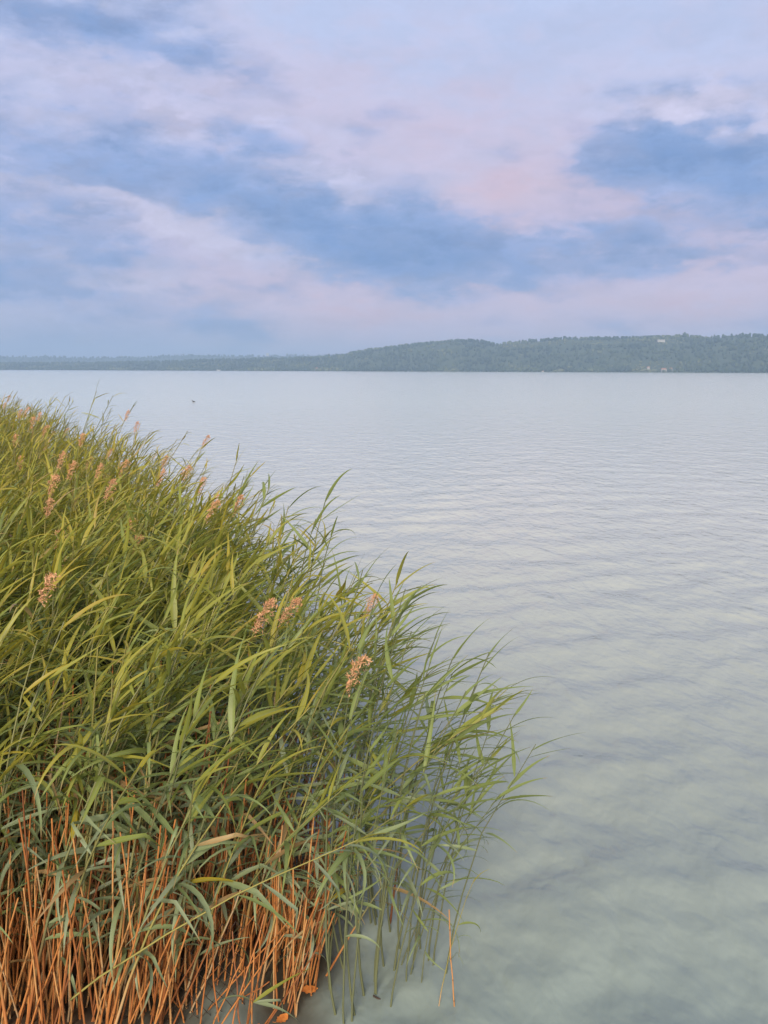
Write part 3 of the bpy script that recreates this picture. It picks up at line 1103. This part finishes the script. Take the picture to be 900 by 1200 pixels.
def join(parts_list, name):
    groups = {}
    for k, j, m_, ti, far in parts_list:
        groups.setdefault((k, j, far), []).append((m_, ti))
    node = []
    VV, QQ, tint, rib, tip, along, mi = [], [], [], [], [], [], []
    off = 0
    slot = {'leaf': 0, 'stem': 1, 'drystem': 2, 'plume': 3, 'dry': 2}
    for (k, j, far), lst in groups.items():
        src = {'leaf': LEAVES_FAR if far else LEAVES, 'stem': STEMS_FAR if far else STEMS, 'drystem': STEMS_FAR if far else STEMS, 'plume': PLUMES, 'dry': DRYS}[k][j]
        V0, Q0 = src[0], src[1]
        A = src[2] if len(src) > 2 else np.zeros(len(V0))
        Ms = np.array([np.array(m_) for m_, _ in lst])
        tis = np.array([t_ for _, t_ in lst])
        n, nv = len(Ms), len(V0)
        P = np.einsum('kij,vj->kvi', Ms[:, :3, :3], V0) + Ms[:, None, :3, 3]
        VV.append(P.reshape(-1, 3))
        QQ.append((Q0[None] + (off + np.arange(n) * nv)[:, None, None]).reshape(-1, 4))
        tint.append(np.repeat(tis, nv))
        rib.append(np.tile(A if k == 'leaf' else np.zeros(nv), n))
        tip.append(np.tile(src[3] if k == 'leaf' else np.zeros(nv), n))
        node.append(np.tile(src[3] if k == 'dry' else np.zeros(nv), n))
        along.append(np.tile(A if k != 'leaf' else np.zeros(nv), n))
        mi.append(np.full(n * len(Q0), slot[k]))
        off += n * nv
    me = raw_mesh(name, np.vstack(VV), np.vstack(QQ), True, {'tint': np.concatenate(tint), 'rib': np.concatenate(rib), 'node': np.concatenate(node), 'tip': np.concatenate(tip), 'along': np.concatenate(along)},
                  [LEAF_S, STEM_S, DRY_S, PLUME], np.concatenate(mi))
    return link(name, me)


bed = join(mass, 'reed_bed')
tag(bed, 'dense mass of green reeds filling the bed behind the front reeds', 'reeds', kind='stuff')

# ------------------------------------------------------------------ dry orange stalks of last year
gd = random.Random(91)
stalks = []
for y0, y1, dens in ((3.3, 4.6, 640), (4.6, 6.5, 70)):
    x0 = -0.56 * y1 - 0.6
    for _ in range(int((y1 - y0) * (0.3 - x0) * dens)):
        x, y = gd.uniform(x0, 0.2), gd.uniform(y0, y1)
        if not inside(x, y):
            continue
        # they grow in tufts
        tuft = noise.noise(Vector((x * 2.6, y * 2.6, 4.0)))
        if gd.random() > 0.62 + 1.0 * tuft:
            continue
        h = gd.uniform(0.4, 1.15) if gd.random() < 0.9 else gd.uniform(0.9, 1.6)
        if x > -0.75:
            h = min(h, gd.uniform(0.45, 0.95))
        M = T((x, y, -0.12)) @ RY(R(gd.gauss(6, 5))) @ RX(R(gd.gauss(0, 5))) @ RZ(gd.uniform(-3.1, 3.1)) @ Matrix.Diagonal((1.05, 1.05, h + 0.12, 1))
        stalks.append((M, gd.randrange(len(DRYS)), gd.random(), Vector((x, y, 0)), h))
for _ in range(34):
    p_ = on_ground(gd.uniform(192, 300), gd.uniform(1140, 1240))
    h = gd.uniform(0.2, 0.75)
    M = T((p_.x, p_.y, -0.12)) @ RY(R(gd.gauss(8, 14))) @ RX(R(gd.gauss(0, 10))) @ RZ(gd.uniform(-3.1, 3.1)) @ Matrix.Diagonal((0.9, 0.9, h + 0.12, 1))
    stalks.append((M, gd.randrange(len(DRYS)), gd.uniform(0, 0.6), Vector((p_.x, p_.y, 0)), h))
order = []
for i, s_ in enumerate(stalks):
    q = project(s_[3] + Vector((0, 0, s_[4])))
    if q and -10 < q[0] < 920 and q[1] < 1195:
        order.append((math.dist(s_[3] + Vector((0, 0, s_[4] * 0.5)), (0, 0, CAM_H)), i))
order.sort()
near_st = set(i for _, i in order[:290])
rest = []
for i, (M, j, ti, p, h) in enumerate(stalks):
    if i in near_st:
        o = link('dry_stalk', DRY_ME[j], None, None, M)
        o['tint'] = ti
        shade = 'dark red-brown' if ti < 0.25 else ('bright orange' if ti < 0.7 else 'pale straw-coloured')
        size = 'short broken-off' if h < 0.55 else ('knee-high broken' if h < 0.9 else 'tall leafless')
        zone = 'beside the sunken wire fence' if -1.15 < p.x < -0.45 and p.y < 4.2 else ('in the front row of the bed' if p.y < 3.95 else 'behind the front row of the bed')
        tag(o, shade + ' ' + size + ' dry stalk ' + zone, 'reed stalk', shade + ' ' + size + ' stalks ' + zone)
    else:
        rest.append(('dry', j, M, ti, False))
o = join(rest, 'dry_stalk_thicket')
tag(o, 'thicket of orange-brown dead stalks deep under the green reeds', 'reed stalks', kind='stuff')

b = below(on_ground(534, 1178))
top = at_depth(537, 1066, b.y)
v = top - b
o = link('dry_stalk', DRY_ME[3], None, None, T(b) @ Vector((0, 0, 1)).rotation_difference(v).to_matrix().to_4x4() @ Matrix.Diagonal((0.8, 0.8, v.length, 1)))
o['tint'] = 0.7
tag(o, 'pale tan broken stub standing alone at the outermost reeds', 'reed stalk')

# floating pieces of dead reed
for (a_, b_, lab) in (((436, 1166), (512, 1180), 'dark dead reed stem floating by the outermost reeds'), ((372, 1127), (394, 1128), 'short dark reed piece floating in the gap beside the orange stalks')):
    p, q = on_ground(*a_, z=0.012), on_ground(*b_, z=0.012)
    v = q - p
    o = link('floating_stem', DRY_ME[5].copy(), None, None, T(p) @ Vector((0, 0, 1)).rotation_difference(v).to_matrix().to_4x4() @ Matrix.Diagonal((1.0, 1.0, v.length, 1)))
    o.data.materials.clear()
    o.data.materials.append(WIRE)
    tag(o, lab, 'stem')

# ------------------------------------------------------------------ chain-link fence sunk among the stalks
fa, fb = on_ground(196, 1196), on_ground(292, 1178)
u = (fb - fa)
flen = u.length
u.normalize()
fence = link('wire_fence', None)
fence.location = fa
fence.rotation_euler = (R(-6), 0, math.atan2(u.y, u.x))
tag(fence, 'dark chain-link wire fence sunk in the water among dry stalks', 'fence')


def tube(pts, r, sides=4):
    V, Q = [], []
    for i, p in enumerate(pts):
        p = Vector(p)
        a = Vector(pts[max(i - 1, 0)])
        b_ = Vector(pts[min(i + 1, len(pts) - 1)])
        t_ = (b_ - a).normalized()
        s_ = t_.cross(Vector((0.1, 1, 0.05))).normalized()
        w_ = t_.cross(s_)
        for k in range(sides):
            an = 2 * math.pi * k / sides
            V.append(tuple(p + s_ * r * math.cos(an) + w_ * r * math.sin(an)))
    for i in range(len(pts) - 1):
        for k in range(sides):
            k2 = (k + 1) % sides
            Q.append((i * sides + k, i * sides + k2, (i + 1) * sides + k2, (i + 1) * sides + k))
    return V, Q


CELL = 0.060
pts = []
for k in range(16):
    pts.append((CELL / 2 * (k % 2), 0.004 * (1 if k % 2 else -1), -0.14 + k * CELL * 0.62))
V, Q = tube(pts, 0.0021)
wire_me = raw_mesh('wire', V, Q, True)
wire_me.materials.append(WIRE)
for i in range(int(flen / CELL * 2)):
    o = link('wire', wire_me, fence)
    o.location.x = (i + i % 2) * CELL / 2
    o.location.y = 0.005 * (i % 2)
    if i % 2:
        o.scale.x = -1

# ------------------------------------------------------------------ two orange leaves afloat
def fallen(px, py, size, rot, label):
    p = on_ground(px, py, 0.015)
    V, Q = [], []
    n = 8
    for i in range(n + 1):
        t_ = i / n
        w = 0.30 * math.sin(math.pi * min(0.04 + t_ * 0.95, 1)) ** 0.7 * (1 + 0.18 * math.sin(i * 2.6))
        for s_ in (-1, 0, 1):
            V.append(((t_ - 0.5) * size, s_ * w * size, 0.04 * size * abs(s_) + 0.06 * size * (t_ - 0.5) ** 2 * 4))
    for i in range(n):
        k = i * 3
        Q += [(k, k + 3, k + 4, k + 1), (k + 1, k + 4, k + 5, k + 2)]
    root = link('fallen_leaf', None)
    root.location = p
    root.rotation_euler = (0.1, 0.05, rot)
    tag(root, label, 'leaf')
    link('blade', raw_mesh('blade', V, Q, True), root, FALLEN)
    V, Q = tube([(-0.5 * size, 0, 0.012), (-0.7 * size, 0.02 * size, 0.014), (-0.85 * size, 0.1 * size, 0.02)], 0.0014)
    link('stalk', raw_mesh('stalk', V, Q, True), root, FALLEN)


fallen(362, 1160, 0.085, 0.1, 'small orange leaf floating in the gap right of the orange stalks')
fallen(331, 1194, 0.075, 1.0, 'orange leaf floating beside the short broad-leaved shoot')

# ------------------------------------------------------------------ dark water bird far out
def bird(px, py, L, label):
    p = on_ground(px, py, 0.0)
    root = link('water_bird', None)
    root.location = p
    root.rotation_euler = (0, 0, R(160))
    tag(root, label, 'bird')
    def spheroid(secs, mat, name):
        V, Q = [], []
        n = 10
        for (x, z, ry, rz) in secs:
            for k in range(n):
                a = 2 * math.pi * k / n
                V.append((x * L, ry * L * math.cos(a), (z + rz * math.sin(a)) * L))
        for i in range(len(secs) - 1):
            for k in range(n):
                k2 = (k + 1) % n
                Q.append((i * n + k, i * n + k2, (i + 1) * n + k2, (i + 1) * n + k))
        return link(name, raw_mesh(name, V, Q, True), root, mat)
    # one body with neck and head
    spheroid([(-0.55, 0.20, 0.01, 0.01), (-0.42, 0.14, 0.10, 0.07), (-0.2, 0.10, 0.20, 0.15), (0.05, 0.08, 0.23, 0.18), (0.25, 0.10, 0.19, 0.18), (0.36, 0.20, 0.11, 0.16),
              (0.40, 0.32, 0.075, 0.11), (0.44, 0.44, 0.085, 0.10), (0.53, 0.46, 0.07, 0.08), (0.60, 0.45, 0.03, 0.04), (0.62, 0.45, 0.004, 0.004)], FEATHER, 'body')
    spheroid([(0.595, 0.45, 0.03, 0.035), (0.66, 0.44, 0.022, 0.022), (0.73, 0.42, 0.003, 0.003)], BEAKM, 'beak')


bird(227, 471, 0.34, 'small dark water bird swimming beyond the reed bed')

# ------------------------------------------------------------------ haze: the air between here and the far shore
V, Q = [], []
box(V, Q, -13000, 13000, -12900, 13000, -8.0, 330.0)
hz = link('haze', raw_mesh('haze', V, Q, False))
hz['kind'] = 'stuff'
hz['label'] = 'pale blue evening haze over the lake'
hz['category'] = 'haze'
m_, N = material('haze_air')
pv = N.n('ShaderNodeVolumePrincipled')
pv.inputs['Color'].default_value = (0.46, 0.66, 0.90, 1)
pv.inputs['Density'].default_value = 0.00015
pv.inputs['Anisotropy'].default_value = 0.0
mo = N.n('ShaderNodeOutputMaterial')
N.put(mo.inputs[1], pv.outputs[0])
hz.data.materials.append(m_)
